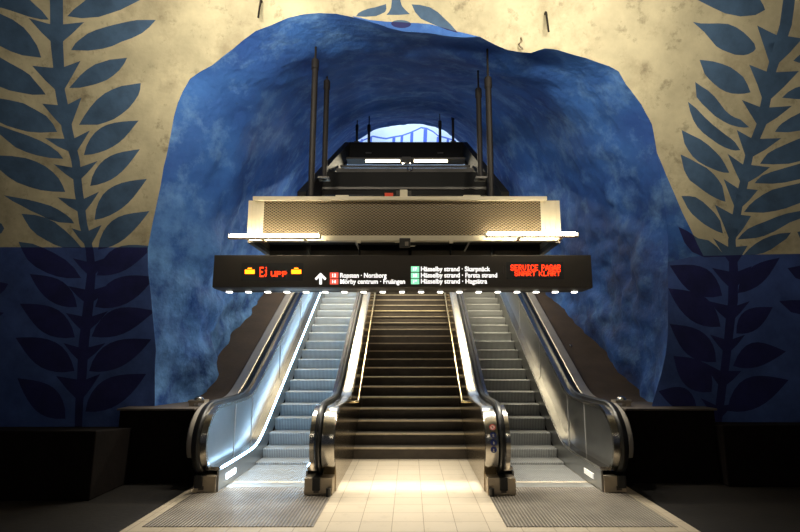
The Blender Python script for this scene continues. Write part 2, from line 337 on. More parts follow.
LEAVES = [
    # left plant, leaves on its right side
    [(66,15),(72,8),(82,0),(90,-8),(150,-8),(139,0),(120,9),(98,16),(80,17)],
    [(71,50),(75,43),(80.6,37.9),(87,33),(95.3,29.3),(106,26),(117.2,23.2),(128,21),(136.8,19.5),(155.6,19.5),(149,27),(141.7,33),(132,38),(122.1,41.5),(112,46),(102.6,48.9),(88,50.6)],
    [(69.6,88.4),(75,82),(80.6,75.7),(87,70),(95.3,64.7),(109.9,59.8),(127.5,58),(124,65),(119.7,70.8),(114,76),(107.5,80.6),(100,83.5),(92.8,85.5),(80.6,88)],
    [(78.7,124.6),(84,116),(90.4,107.5),(97,100),(105,94),(113,90),(122.1,86.7),(141.2,83.5),(140.7,90),(139.2,95.3),(135,102),(129.5,108.7),(122,115),(114.8,119.7),(106,123),(98.2,125.1)],
    lens(83.7,155,139.5,121.3,.27,1.25), lens(90.8,186.3,140.3,149.5,.27,1.25), lens(94.7,220,147.4,179.2,.28,1.3),
    lens(98.2,249.7,150,211.3,.27,1.3), lens(96.6,275.4,153.8,246.6,.30,1.3),
    lens(94.7,307,155.8,277.3,.32,1.2), lens(91.5,336.5,155,310.9,.30,1.3), lens(88.8,371.2,150.7,339.3,.30,1.2), lens(86,411.5,145.2,374,.32,1.2),
    # left plant, leaves on its left side
    [(47.6,18.5),(40,9),(33,3),(24,-6),(-8,-8),(-8,5),(10,10),(28,16),(40,18.6)],
    [(40.8,57.4),(39,51),(36.6,45),(30,35),(23.2,27),(12,19),(0,13.5),(-8,11),(-8,44),(0,46),(10,51),(22,55)],
    [(46.4,95),(42,89),(36.6,83),(30,75),(22,69.6),(10,63),(0,57.4),(-8,54),(-8,85),(0,87),(10,91),(20,93),(33,95.2)],
    [(57,131.8),(53,124),(46.4,116),(36,110),(24.4,103.8),(12,101),(0,99),(-8,97),(-8,120),(0,122.6),(8,126.5),(16,129),(28,132),(40,132.8)],
    [(63,158.5),(58,152),(50,146),(40,140.5),(29,136),(14,131),(0,126),(-8,124),(-8,131),(0,134),(8,141),(16,147.6),(26,152),(37,155.5),(50,158)],
    [(64.5,191.6),(62,185),(58,178),(52,171.5),(45,166),(36,161.5),(26,158),(12,156),(0,155.5),(-8,155),(-8,164),(0,170),(8,177),(16,182),(28,186.5),(39.5,189.7),(52,191.3)],
    [(73.7,223.3),(71,219),(66,214.7),(58,209.5),(50,205.5),(38,202),(26,199),(2.6,194.8),(12,201),(21,205.5),(30,210.5),(39.5,214.7),(48,219),(58,222)],
    [(81.6,248),(73,238),(63,229.2),(54,222),(44.7,217.4),(34,214.6),(20.5,213.4),(24,220),(29,228),(36,234.5),(44.7,239.7),(54,244.5),(63,247.6)],
    [(80.9,278),(74,268),(65,259.6),(54,253),(43,247.8),(32,243.5),(17.8,241.5),(22,250),(27.6,259.6),(36,267),(47,273),(57,276.5),(67,278.2)],
    lens(77,307,30.4,274.2,.32,1.1), lens(75,337.3,21,303.8,.33,1.1), lens(75,370.8,16.6,337.7,.34,1.1), lens(66,418.6,19,378,.37,1.1),
    [(-8,280),(0,282),(9,284),(6,290),(0,296),(-8,298)], [(-8,311),(0,312),(6,313),(0,318),(-8,321)], [(-8,222),(0,223),(3,228),(0,233),(-8,234)],
    # right plant, leaves on its left side
    [(690,-5),(696,0),(711,7.5),(725,13.7),(740,17),(755,15.5),(765,10),(763,5),(757,-5)],
    [(692.8,22),(701,23.5),(708.6,23.7),(718,23.6),(728,24.4),(736,28),(743,33),(749,38.5),(754,44),(755.5,49),(753,52),(748,54.5),(743,55.5),(735,55),(728,52.5),(722,50),(716,46.4),(710,39.5),(703.7,31.8)],
    [(700,59.4),(707,60),(713.5,61),(722,63.5),(730.6,67),(737,71.5),(743,77),(747,85),(750,92.8),(744,94),(738,94),(732,93.5),(725.7,91.6),(720,88.5),(714.7,84.3),(709.5,79),(705,73.3)],
    [(695.7,81.4),(702,86),(708.6,90.4),(715,96.5),(720.8,103.8),(725.5,110),(730.6,114.8),(735,117.5),(740.4,119.7),(749,127.5),(744,127.8),(738,127),(730,124.5),(723.3,121),(715,116),(708.6,110),(702,103.5),(697,96.5)],
    [(688.4,101.4),(696,108),(704,117),(713,125),(720,130),(726,134.5),(731,138),(735.5,142),(740.8,150),(736,150.3),(731.6,149.5),(725,147),(718.4,143.7),(710,138.5),(702.6,133),(697,127),(693,120),(690,111)],
    [(681.6,130),(691,135),(700,139.7),(708,145),(715.8,151.6),(721,157),(725,163.4),(729.7,172.6),(724,172.6),(718.4,171.3),(712,169),(705,166),(698,162),(692,156.8),(687.5,150.5),(684,143.7)],
    [(680,154.7),(689,159),(697.4,163.4),(706,168),(713,174),(718,179.5),(722.4,185.8),(725.8,201.6),(721,200.5),(715.8,198.4),(709,195),(702.6,191),(696,186),(689.5,180.5),(686.5,175),(684,170)],
    [(681,196.3),(688,196.4),(694.7,197.6),(702,202),(709,208),(715,214),(719.7,221.3),(722.4,233.7),(716,231.5),(709,228),(703,224.5),(697.4,220),(691.5,214.5),(686.8,208)],
    [(677.5,227),(686,231),(697.4,238.4),(708,240.5),(717,247),(725.5,257),(715,257),(704,257.5),(692,252),(684,243)],
    lens(722.9,295.5,669.6,265.5,.36,1.1), lens(721,326.7,667.6,288.4,.33,1.1), lens(716,362,669.6,324,.36,1.1), lens(711.9,392,673.6,356,.44,1.1), lens(697,408,658,391,.42,1.2),
    # right plant, leaves on its right side
    [(793,61),(797,57),(806,50),(808,66),(800,63)],
    [(782,97.7),(788,92),(795,88),(808,84),(808,100),(794,99)],
    [(775,131.8),(778,127),(781.6,123.5),(790,118),(800,113),(808,109),(808,131),(800,131),(788,132.5)],
    [(761,163.3),(764.5,158),(768.4,153),(776,148.5),(784,145),(792,141.5),(800,138.4),(808,136),(808,159),(800,161),(789.5,163.4),(773.7,164)],
    [(755,183),(758.5,179),(763,175),(772,171.5),(781.6,168.7),(800,163.4),(808,161),(808,177),(800,179),(786,182),(773.7,183.2)],
    [(744.2,212),(749,205.5),(755,200),(764,194),(773.7,189),(786,186),(800,183),(808,181),(808,200),(800,203),(786.8,208),(775,211),(763,212.8)],
    [(736.8,239.7),(741.5,234),(747.4,229),(756,225),(765.8,221.3),(776,217),(786.8,213.4),(808,209.5),(808,215),(800,218.7),(789.5,222.6),(773.7,231.8),(764,236),(755,238.3)],
    [(743.4,254.8),(748.5,249),(755,243.7),(762.5,239.3),(771,235.8),(780,233.5),(790.8,232.6),(786,239),(779,243.7),(771,249.5),(763,253.2),(753,255)],
    [(797,232),(808,230),(808,240),(800,239)],
    lens(738.7,293,780,257.6,.28,1.2), lens(736.7,333.4,774,307,.38,1.2), lens(733.6,366,787,351.6,.36,1.4), lens(727.6,410.8,790,380,.36,1.3),
    [(780,301),(792,300),(808,300),(808,316),(792,312)], [(788,268),(808,264),(808,282),(796,278)],
    # motif over the tunnel mouth
    [(401+10*math.cos(k*math.pi/8), 23.8+4*math.sin(k*math.pi/8)) for k in range(16)],
    [(356,16.5),(358.5,13),(362,11),(368,8.5),(375,7),(386,4),(386.5,9),(385,12),(380,14.5),(376,16),(366,16.8)],
    [(391.6,-6),(400.4,-6),(400.4,1),(402,6),(405.5,10),(410,14),(398,15),(386.4,15),(389,12),(391,8),(391.8,2)],
    [(411.6,4.5),(420,5.2),(430,7.5),(438,12),(445.5,18.8),(451,24),(458,32.5),(447,29.5),(438,26),(429,22.5),(421,18.8),(415,12)],
]
STEM_L = [(-8,53.5,7),(0,54.3,6.7),(44,56.5,6.4),(88,60,5),(130,67,5.4),(159,74.7,4.4),(193,78.5,4.5),(223,83,4.2),(250,89.5,4),(275,91,4.5),(307,88,5),(342,84,5),(374,82,4.5),(400,80,4),(436,78,3.6)]
STEM_R = [(-8,790,6),(25,785.6,6.2),(70,771.5,5),(100,766,4.8),(125,761,5),(154,750,4.2),(183,744,4.4),(215,736.5,4.4),(240,731.5,3.7),(275,734,4.7),(301,733.8,5),(335,729,4.5),(370,725,4.3),(400,721,4.3),(436,717,4)]
def stem_poly(s): return [(x-w, y) for y, x, w in s] + [(x+w, y) for y, x, w in s[::-1]]
def stem_x(s, y):
    for a, b in zip(s, s[1:]):
        if a[0] <= y <= b[0]:
            t = (y-a[0])/(b[0]-a[0]); return a[1] + (b[1]-a[1])*t
    return s[-1][1]
BARB_L = [(28,17.6,83,21,44),(31.7,65.5,80.6,61,92),(42.7,104,82,97.7,128),(44.7,138,90,130.5,152),(53.4,164,98,161,180),(56.6,197,100,192,212),(71,228,102,225,245),(72,258,112,256,275),(68,286,113,284,303),(66,313,108,311,331),(64,343,105,343,361),(57,376,100,374,399)]
BARB_R = [(756.8,25.7,803,38,66),(749,64.7,799,71,101),(741.6,100,791.7,106,126),(736.8,130,781.6,138,157),(728,153.4,771,166.8,183),(723.7,179,758.4,189.7,208),(714.5,204.7,751.3,216,239),(712.4,238.4,747,246,264),(712,268,752,266,288),(709,301,750.5,301,320),(710.3,334.6,745.8,334.6,352),(703,362,742,371,386),(701,398,733,404,418)]
for s, bl in ((STEM_L, BARB_L), (STEM_R, BARB_R)):
    LEAVES.append(stem_poly(s))
    for lx, ly, rx, ry, yb in bl:
        yt = (ly+ry)/2 + 3; xt = stem_x(s, yt); xb = stem_x(s, yb)
        LEAVES.append([(lx, ly), (xt-4, yt+1.5), (xt+4, yt+1.5), (rx, ry), ((rx+xb)/2+1, (ry+yb)/2+1.5), (xb+3, yb), (xb-3, yb), ((lx+xb)/2-1, (ly+yb)/2+1.5)])

def past_frame(poly):
    # leaves that run on beyond the frame get their own tips
    out = []
    for i, p in enumerate(poly):
        out.append(p); q = poly[(i+1) % len(poly)]
        if p[0] == q[0] and p[0] in (-8, 808) and min(p[1], q[1]) > -5:
            out.append((-34 if p[0] < 0 else 834, (p[1]+q[1])/2))
    return out
LEAVES = [past_frame(p) for p in LEAVES]
def dense(poly, step=.12):
    out = []
    for i, a in enumerate(poly):
        b = poly[(i+1) % len(poly)]; L = math.hypot(b[0]-a[0], b[1]-a[1]); n = max(1, int(L/step))
        out += [(a[0]+(b[0]-a[0])*k/n, a[1]+(b[1]-a[1])*k/n) for k in range(n)]
    return out
def inside(p, poly):
    x, y = p; c = False; j = len(poly)-1
    for i in range(len(poly)):
        xi, yi = poly[i]; xj, yj = poly[j]
        if (yi > y) != (yj > y) and x < (xj-xi)*(y-yi)/(yj-yi)+xi: c = not c
        j = i
    return c
def bb(poly): xs = [p[0] for p in poly]; ys = [p[1] for p in poly]; return min(xs), max(xs), min(ys), max(ys)
open_up = [wpt(*p) for p in OPEN]
open_w = dense([(open_up[0][0], -.1)] + open_up + [(open_up[-1][0], -.1)], .1)
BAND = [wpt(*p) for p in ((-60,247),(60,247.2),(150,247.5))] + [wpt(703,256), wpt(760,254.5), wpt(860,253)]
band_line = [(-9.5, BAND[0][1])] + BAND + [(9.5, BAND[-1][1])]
def band_z(x):
    for a, b in zip(band_line, band_line[1:]):
        if a[0] <= x <= b[0]: return a[1] + (b[1]-a[1])*(x-a[0])/(b[0]-a[0])
    return 3
leaf_w = [dense([wpt(*p) for p in poly], .15) for poly in LEAVES]
blue_w = dense([wpt(*p) for p in BLUE_EXTRA]); top_w = dense([wpt(*p) for p in BLUE_TOP])
X0, X1, Z0, Z1 = -9., 9., 0., 7.3
verts, edges = [], []
def add_loop(poly, closed=True):
    s = len(verts); verts.extend(Vector(p) for p in poly); n = len(poly)
    edges.extend((s+i, s+(i+1) % n) for i in range(n if closed else n-1))
for p in [open_w, blue_w, top_w] + leaf_w: add_loop([(min(max(x, X0+.01), X1-.01), z) for x, z in p])
add_loop(dense(band_line, .15)[:-60] if False else [(-8.99, band_line[0][1])] + BAND + [(8.99, band_line[-1][1])], False)
gx = X0
while gx <= X1 + 1e-6:
    gz = Z0; st = .1
    while gz <= Z1 + 1e-6:
        verts.append(Vector((gx + random.uniform(-.02, .02)*(X0 < gx < X1-.01), gz + random.uniform(-.02, .02)*(Z0 < gz < Z1-.01)))); gz += st
    gx += .1 if abs(gx) < 6.2 else .25
v2, e2, f2, *_ = geometry.delaunay_2d_cdt(verts, edges, [], 0, 1e-4)
lb = [bb(p) for p in leaf_w]; ob = bb(open_w); blb = bb(blue_w); tlb = bb(top_w)
bm = bmesh.new()
bv = [bm.verts.new((p.x, yw(p.y) - disp(p.x, p.y), p.y)) for p in v2]
for f in f2:
    c = ((v2[f[0]].x+v2[f[1]].x+v2[f[2]].x)/3, (v2[f[0]].y+v2[f[1]].y+v2[f[2]].y)/3)
    if not (X0 <= c[0] <= X1 and Z0 <= c[1] <= Z1): continue
    if ob[0] <= c[0] <= ob[1] and ob[2] <= c[1] <= ob[3] and inside(c, open_w): continue
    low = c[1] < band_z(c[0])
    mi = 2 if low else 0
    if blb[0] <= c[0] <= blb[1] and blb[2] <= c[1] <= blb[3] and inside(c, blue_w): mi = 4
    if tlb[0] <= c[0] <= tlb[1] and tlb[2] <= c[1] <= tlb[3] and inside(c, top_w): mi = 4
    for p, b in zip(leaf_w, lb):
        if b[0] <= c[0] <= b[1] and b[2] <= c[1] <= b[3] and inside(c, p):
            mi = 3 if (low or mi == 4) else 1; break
    try:
        fc = bm.faces.new([bv[i] for i in f]); fc.material_index = mi; fc.smooth = True
    except ValueError: pass
bmesh.ops.delete(bm, geom=[v for v in bm.verts if not v.link_faces], context='VERTS')
bmesh.ops.recalc_face_normals(bm, faces=bm.faces[:])
me = bpy.data.meshes.new('wall_front'); bm.to_mesh(me); bm.free()
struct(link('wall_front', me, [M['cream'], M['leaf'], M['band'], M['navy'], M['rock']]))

# ------------------------------------------------------------------ escalator slope and tunnel
SL = math.tan(R(30)); Y0E = 7.9; YTOP = 16.2
def S(Y, w=.13):
    t = (Y - Y0E)/w
    v = (t if t > 30 else math.log1p(math.exp(t))) * w * SL
    t2 = (Y - YTOP)/w
    return v - (t2 if t2 > 30 else math.log1p(math.exp(t2))) * w * SL
def lerp_tab(t, x):
    if x <= t[0][0]: return t[0][1]
    for a, b in zip(t, t[1:]):
        if x <= b[0]: return a[1] + (b[1]-a[1])*(x-a[0])/(b[0]-a[0])
    return t[-1][1]
ROOF = [(6.4,6.2),(7.2,6.25),(8.1,6.48),(12.3,7.68),(16,9.2)]
HWL = [(6.9,3.35),(8,3.2),(12,3.3),(16,3.0)]
HWR = [(6.9,3.7),(8,3.55),(9.8,3.4),(11.4,2.98),(16,2.8)]
def resample(p, n):
    L = [0]
    for a, b in zip(p, p[1:]): L.append(L[-1] + math.hypot(b[0]-a[0], b[1]-a[1]))
    out = []; j = 0
    for i in range(n):
        t = L[-1]*i/(n-1)
        while j < len(p)-2 and L[j+1] < t: j += 1
        k = (t-L[j])/max(L[j+1]-L[j], 1e-9); out.append((p[j][0]+(p[j+1][0]-p[j][0])*k, p[j][1]+(p[j+1][1]-p[j][1])*k))
    return out
NU = 220
ring0 = resample([(open_up[0][0], -.1)] + open_up + [(open_up[-1][0], -.1)], NU)
zmax = max(p[1] for p in ring0)
ds = [0, .02, .05, .09, .14, .2, .27, .35, .44, .54, .65] + [.65 + .085*i for i in range(1, 106)]
bm = bmesh.new(); rings = []
for d in ds:
    row = []
    b = 1 - math.exp(-(d/.42)**1.15)
    for i, (x, z) in enumerate(ring0):
        Yb = yw(z); Y = Yb + d
        if d > 1: Y = Y + (6.75 + d - Y) * min(1, (d-1)/1.5)
        zb = max(.3, .9 + S(Y) - .7)
        hl, hr = lerp_tab(HWL, Y), lerp_tab(HWR, Y); rf = lerp_tab(ROOF, Y)
        xn = (x - .1)/3.75; zn = (z + .1)/(zmax + .1)
        th = math.atan2(zn, xn); n = 2.3 + 1.0*math.exp(-d/2.5)
        c, s = abs(math.cos(th)), abs(math.sin(th))
        r = (c**n + s**n)**(-1/n)
        X = r*math.cos(th); Zn = r*math.sin(th)
        tx = X*hr if X > 0 else X*hl; tz = zb + (rf - zb)*Zn
        tx, tz = x + (tx-x)*b, z + (tz-z)*b
        tz -= .26*math.exp(-((tx-1.35)/.8)**2)*math.exp(-((d-.95)/.4)**2)*(tz > 4)
        q = Vector((tx, Y, tz)); amp = min(1, d/.6) * (1 if tz < 3.6 else max(.45, 1 - (tz-3.6)*.4))
        k = amp*(.20*noise.noise(q*.55) + .11*noise.noise(q*1.3 + Vector((4, 1, 7))) + .08*noise.noise(q*3.3) + .04*noise.noise(q*7))
        inward = Vector((0 - tx, 0, (zb + (rf-zb)*.35) - tz)).normalized()
        q += inward*k
        q.y -= (1-min(1, d/.6))*disp(x, z) - amp*.05*noise.noise(q*2.1)
        row.append(bm.verts.new(q))
    rings.append(row)
for a, b in zip(rings, rings[1:]):
    for i in range(NU-1):
        f = bm.faces.new((a[i], a[i+1], b[i+1], b[i])); f.smooth = True
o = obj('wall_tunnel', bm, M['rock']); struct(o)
for p in o.data.polygons: p.use_smooth = True

# upper hall seen at the far end of the tunnel: pale vault with a blue line drawing
YB = 19.6
def hpt(px, py): p = atY(px, py, YB); return (p.x, p.z)
def band_px(pts, w):
    up = [(x, y-w/2) for x, y in pts]; dn = [(x, y+w/2) for x, y in pts[::-1]]; return [hpt(*p) for p in up+dn]
lines = [band_px([(358,142),(366,139),(373,136.5),(380,138),(386,138.8),(394,137),(402,135.5),(410,132.5),(416,130),(421,127.8),(427,129),(433,132),(438,136),(446,138),(456,141)], 1.5)]
for x0, y0, w in ((362,139,2),(371,137,2.4),(394,137,3),(402,135.5,2.6),(412,132,3),(425.5,129.5,3.6),(438,137,2.5),(448,138.5,2.5)):
    lines.append([hpt(*p) for p in ((x0-w/2,y0),(x0+w/2,y0),(x0+w/2-.8,150),(x0-w/2-.8,150))])
verts, edges = [], []
for p in lines: add_loop(p)
for i in range(33):
    for j in range(15): verts.append(Vector((-5 + i*.31, 5 + j*.55)))
v2, e2, f2, *_ = geometry.delaunay_2d_cdt(verts, edges, [], 0, 1e-4)
bm = bmesh.new(); bv = [bm.verts.new((p.x, YB + .12*noise.noise(Vector((p.x*.8, p.y*.8, 1))), p.y)) for p in v2]
for f in f2:
    c = (sum(v2[i].x for i in f)/3, sum(v2[i].y for i in f)/3)
    fc = bm.faces.new([bv[i] for i in f]); fc.smooth = True
    fc.material_index = 1 if any(inside(c, p) for p in lines) else 0
me = bpy.data.meshes.new('wall_back'); bm.to_mesh(me); bm.free()
struct(link('wall_back', me, [M['hall'], M['hall_line']]))
struct(obj('wall_left', boxes((-5.2,-5,15.9,YB+.1,4,12.8)), M['hall']))
struct(obj('wall_right', boxes((5,5.2,15.9,YB+.1,4,12.8)), M['hall']))
bm = boxes((-5.2,5.2,15.6,YB+.2,12.6,12.8))
struct(obj('ceiling', bm, M['hall']))
# rock face above the tunnel's upper mouth
bm = bmesh.new(); last = [v.co.copy() for v in struct.__globals__['o'].data.vertices][-NU:]
top = [bm.verts.new(p) for p in last]; out = [bm.verts.new((max(-5.2, min(5.2, (p.x)*3)), p.y + .02, 12.8 if p.z > 7 else max(p.z, 4.))) for p in last]
for i in range(NU-1): bm.faces.new((top[i], top[i+1], out[i+1], out[i]))
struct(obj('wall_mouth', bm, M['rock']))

# platform vault overhead and behind the camera
bm = bmesh.new(); rows = []
for i in range(28):
    t = i/27; y = yw(7.3) - 11.5*t
    rows.append([bm.verts.new((-9 + 18*j/36, y, 7.3 - .0 + .9*math.sin(math.pi*t) - .02*abs(-9+18*j/36)**1.2*math.sin(math.pi*t) + .12*noise.noise(Vector((j*.5, y*.8, 5)))*math.sin(math.pi*t))) for j in range(37)])
for a, b in zip(rows, rows[1:]):
    for j in range(36): bm.faces.new((a[j], a[j+1], b[j+1], b[j])).smooth = True
struct(obj('ceiling', bm, M['cream']))

# ------------------------------------------------------------------ floor, bases, sloping decks
FX = 2.64
bm = bmesh.new()
for (a, b_, y1, mi) in ((-9, -FX, 7.1, 1), (-FX, FX, 8.3, 0), (FX, 9, 7.1, 1)):
    vs = [bm.verts.new(p) for p in ((a,-6,0),(b_,-6,0),(b_,y1,0),(a,y1,0))]
    f = bm.faces.new(vs); f.material_index = mi
me = bpy.data.meshes.new('floor'); bm.to_mesh(me); bm.free()
struct(link('floor', me, [M['tiles'], M['paving']]))

def rough_block(name, x0, x1, y0, y1, zf, zb, m=None):
    bm = prism_yz([(y0, 0), (y1, 0), (y1, zb), (y0, zf)], x0, x1)
    return struct(obj(name, bm, m or M['base'], bevel=.015))
rough_block('baseboard_left', -9, -3.52, 6.0, 7.3, .74, .62)
rough_block('baseboard_left', -3.9, -3.7, 6.78, 7.3, .62, .62)
rough_block('baseboard_right', 3.86, 9, 6.6, 7.3, .72, .69)
# plinth beside each escalator newel
def cap_block(name, x0, x1):
    bm = boxes((x0, x1, 6.78, 7.7, 0, .88))
    struct(obj(name, bm, M['base'], bevel=.01))
cap_block('trim_1', -3.70, -2.74); cap_block('trim_2', 2.74, 3.88)
struct(obj('trim_3', boxes((-3.73, -2.74, 6.76, 7.75, .88, .905)), M['ledge'], bevel=.006))
struct(obj('trim_4', boxes((2.74, 3.91, 6.76, 7.75, .88, .905)), M['ledge'], bevel=.006))
ys = [7.6 + .2*i for i in range(46)]
def deck_slope(name, x0, x1):
    bm = strip_yz([(y, .55+S(y)) for y in ys], [(y, .885+S(y)) for y in ys], x0, x1)
    struct(obj(name, bm, M['deck'], smooth=True))
deck_slope('trim_5', -4.1, -2.73); deck_slope('trim_6', 2.73, 4.3)
struct(obj('floor', boxes((-4.6, 4.6, 16.6, YB+.1, S(20)-.1, S(20))), M['tiles']))

# ------------------------------------------------------------------ escalators
YS_LONG = [6.75, 6.9, 7.1, 7.2, 7.35, 7.5, 7.6, 7.7, 7.8, 7.9, 8.0, 8.1, 8.2, 8.35, 8.6, 9, 9.5, 10, 11, 12, 13, 14, 15, 15.8, 16, 16.2, 16.4, 16.7, 17.2]
def along(h, ylist): return [(y, h + S(y)) for y in ylist]
def arc_front(cy, cz, ry, rz, a0, a1, n): return [(cy + ry*math.cos(R(a0+(a1-a0)*i/n)), cz + rz*math.sin(R(a0+(a1-a0)*i/n))) for i in range(n+1)]
HAND = [(6.52,.17)] + arc_front(6.66, .565, .49, .425, 235, 92, 16) + along(.99, YS_LONG[1:])
GUIDE = arc_front(6.66, .56, .455, .39, 232, 92, 16) + along(.95, YS_LONG[1:])
BANDP = arc_front(7.06, .52, .50, .42, 205, 92, 14) + along(.94, [7.1] + YS_LONG[3:])

def escalator(sgn, name, label, lit):
    """sgn -1: left of the stairs. x runs from the stairs (small) outwards."""
    X = lambda a: sgn*a
    root = thing(name, label, 'escalator', (X(1.73), 6.6, 0))
    def add(nm, bm, m, smooth=True, bevel=0, parent=None): return obj(nm, bm, m, parent or root, smooth, bevel)
    # steps
    i = -4
    while True:
        ye = 8.18 + .327*i; zt = S(ye)
        if ye > 17: break
        zl = S(ye - .327); nx = S(ye + .327)
        if ye < YTOP + .3:
            drop = max(zt - zl, 0) + .04
            r = .02
            pts = [(ye+.36, zt), (ye + r, zt), (ye + .006, zt - .006), (ye, zt - r), (ye + .004, zt - drop*.5), (ye + .022, zt - drop), (ye+.36, zt - drop)]
            add('step', prism_yz(pts, X(1.225), X(2.235)), M['step'], False)
        i += 1
    # landing plates
    add('floor_plate', boxes((X(.90), X(2.50), 5.14, 6.36, -.02, .006), (X(1.21), X(2.25), 6.36, 6.56, -.02, .006)), M['plate'], False)
    add('comb_plate', prism_yz([(6.56,-.02),(6.56,.008),(6.66,.012),(6.80,.004),(6.80,-.02)], X(1.23), X(2.23)), M['comb'], False)
    # outer side
    lo = [(6.36,0)] + [(y, max(-.02, S(y)-.12)) for y in YS_LONG]; hi = [(6.36,.24)] + along(.24, YS_LONG)
    add('skirt_panel', strip_yz(lo, hi, X(2.24), X(2.26)), M['satin'])
    add('skirt_ledge', sweep_yz([(6.40,.245)] + along(.245, YS_LONG), rect(X(2.246), X(2.37), -.012, .028)), M['steel'])
    if lit:
        add('skirt_light', sweep_yz([(6.46,.262)] + along(.262, YS_LONG), rect(X(2.226), X(2.244), -.014, .012)), M['cool'])
    add('comb_lamp', boxes((X(2.232), X(2.24), 6.62, 6.95, .085, .15)), M['coolbox'] if lit else M['dimbox'], False)
    # inner panels, joint by joint
    front_lo = [(6.40,.26),(6.33,.33),(6.265,.45),(6.25,.56),(6.265,.68),(6.33,.81),(6.42,.89)]
    bm = bmesh.new()
    lo = [(6.42,.262),(6.42,.262),(6.5,.262),(6.7,.262),(7.19,.262)]
    hi = [(6.42,.262),(6.42,.90),(6.5,.925),(6.7,.94),(7.19,.94)]
    pts = [(7.19,.262),(6.42,.262)] + front_lo[1:] + [(6.52,.925),(6.68,.94),(7.19,.94)]
    add('balustrade_panel', prism_yz(pts, X(2.36), X(2.375)), M['satin'], False)
    cuts = [7.2, 7.95, 9.5, 11.1, 12.7, 14.3, 15.9, 17.2]
    for a, b in zip(cuts, cuts[1:]):
        n = 14; yy = [a+.006 + (b-a-.012)*k/n for k in range(n+1)]
        add('balustrade_panel', strip_yz(along(.262, yy), along(.94, yy), X(2.36), X(2.375)), M['satin'])
    for y in cuts[:4] + [6.85] * 0:
        add('panel_joint', boxes((X(2.352), X(2.362), y-.006, y+.006, .27+S(y), .92+S(y))), M['seam'], False)
    add('handrail_guide', sweep_yz(GUIDE, rect(X(2.345), X(2.425), -.022, .02)), M['steel'])
    sec = [(2.425,-.03),(2.43,.012),(2.445,.026),(2.49,.026),(2.508,.012),(2.512,-.03),(2.49,-.04),(2.445,-.04)]
    add('handrail', sweep_yz(HAND, [(X(x), d) for x, d in sec]), M['rubber'])
    add('outer_deck', sweep_yz(BANDP, [(X(2.565),-.05),(X(2.565),.012),(X(2.575),.02),(X(2.715),.012),(X(2.735),-.01),(X(2.735),-.05)]), M['deckmetal'])
    body_hi = [p for p in BANDP]; 
    add('outer_cladding', prism_yz([(y+.03, z-.03) for y, z in arc_front(7.06, .52, .48, .40, 205, 92, 10)] + [(7.9,.90),(7.9,0),(6.68,0)], X(2.43), X(2.73)), M['base'], True)
    add('balustrade_back', prism_yz([(7.19,.262),(6.46,.262)] + [(y+.03, z) for y, z in front_lo[1:]] + [(6.54,.91),(6.68,.92),(7.19,.92)], X(2.376), X(2.40)), M['bronze'], False)
    add('newel_base', boxes((X(2.26), X(2.52), 6.33, 6.62, 0, .19)), M['bronze'], False, .008)
    add('handrail_inlet', boxes((X(2.415), X(2.505), 6.30, 6.5, .055, .20)), M['rubber'], False, .01)
    add('maker_plate', boxes((X(2.40), X(2.46), 6.322, 6.33, .03, .075)), M['ledge'], False)
    # side next to the stairs
    lo = [(6.36,0)] + [(y, max(-.02, S(y)-.12)) for y in YS_LONG]; hi = [(6.36,.24)] + along(.24, YS_LONG)
    add('skirt_panel', strip_yz(lo, hi, X(1.20), X(1.22)), M['satin'])
    if lit:
        add('skirt_light', sweep_yz([(6.5,.262)] + along(.262, YS_LONG), rect(X(1.216), X(1.234), -.014, .012)), M['cool'])
    add('skirt_ledge', sweep_yz([(6.40,.245)] + along(.245, YS_LONG), rect(X(1.135), X(1.214), -.012, .028)), M['steel'])
    add('balustrade_panel', prism_yz([(7.19,.262),(6.42,.262)] + front_lo[1:] + [(6.52,.925),(6.68,.94),(7.19,.94)], X(1.125), X(1.14)), M['satin'], False)
    for a, b in zip(cuts, cuts[1:]):
        n = 14; yy = [a+.006 + (b-a-.012)*k/n for k in range(n+1)]
        add('balustrade_panel', strip_yz(along(.262, yy), along(.94, yy), X(1.125), X(1.14)), M['satin'])
    add('handrail_guide', sweep_yz(GUIDE, rect(X(1.11), X(1.16), -.022, .02)), M['steel'])
    sec = [(1.035,-.03),(1.04,.012),(1.055,.026),(1.085,.026),(1.10,.012),(1.105,-.03),(1.085,-.04),(1.055,-.04)]
    add('handrail', sweep_yz(HAND, [(X(x), d) for x, d in sec]), M['rubber'])
    DK = arc_front(6.64, .54, .44, .40, 215, 92, 14) + along(.94, YS_LONG[1:])
    dk = add('inner_deck', sweep_yz(DK, [(X(.875),-.03),(X(.875),.0),(X(.89),.012),(X(1.02),.016),(X(1.03),0),(X(1.03),-.03)]), M['steel'])
    lo = [(6.45,.0),(6.5,0),(6.6,0)] + [(y, max(0, S(y)-.2) if y > 8.4 else 0) for y in YS_LONG]
    hi = [(6.36,.83),(6.5,.90),(6.6,.915)] + along(.915, YS_LONG)
    pts = [(6.40,0),(6.40,.22)] + [(y+.03, z) for y, z in arc_front(6.64, .54, .42, .375, 205, 95, 10)] + [(7.3,.915),(7.3,0)]
    add('side_cladding', prism_yz(pts, X(.872), X(1.02)), M['cladding'], True)
    yy = [7.3, 7.5, 7.7, 7.8, 7.9, 8, 8.1, 8.3, 8.6, 9, 10, 11, 12, 13, 14, 15, 16, 16.2, 16.5, 17.2]
    add('side_cladding', strip_yz([(y, 0 if y < 8.4 else S(y)-.4) for y in yy], along(.915, yy), X(.872), X(1.02)), M['cladding'])
    add('newel_base', boxes((X(.885), X(1.21), 6.22, 6.5, 0, .19)), M['bronze'], False, .008)
    add('handrail_inlet', boxes((X(1.025), X(1.115), 6.19, 6.4, .055, .20)), M['rubber'], False, .01)
    add('maker_plate', boxes((X(1.04), X(1.10), 6.212, 6.22, .03, .075)), M['ledge'], False)
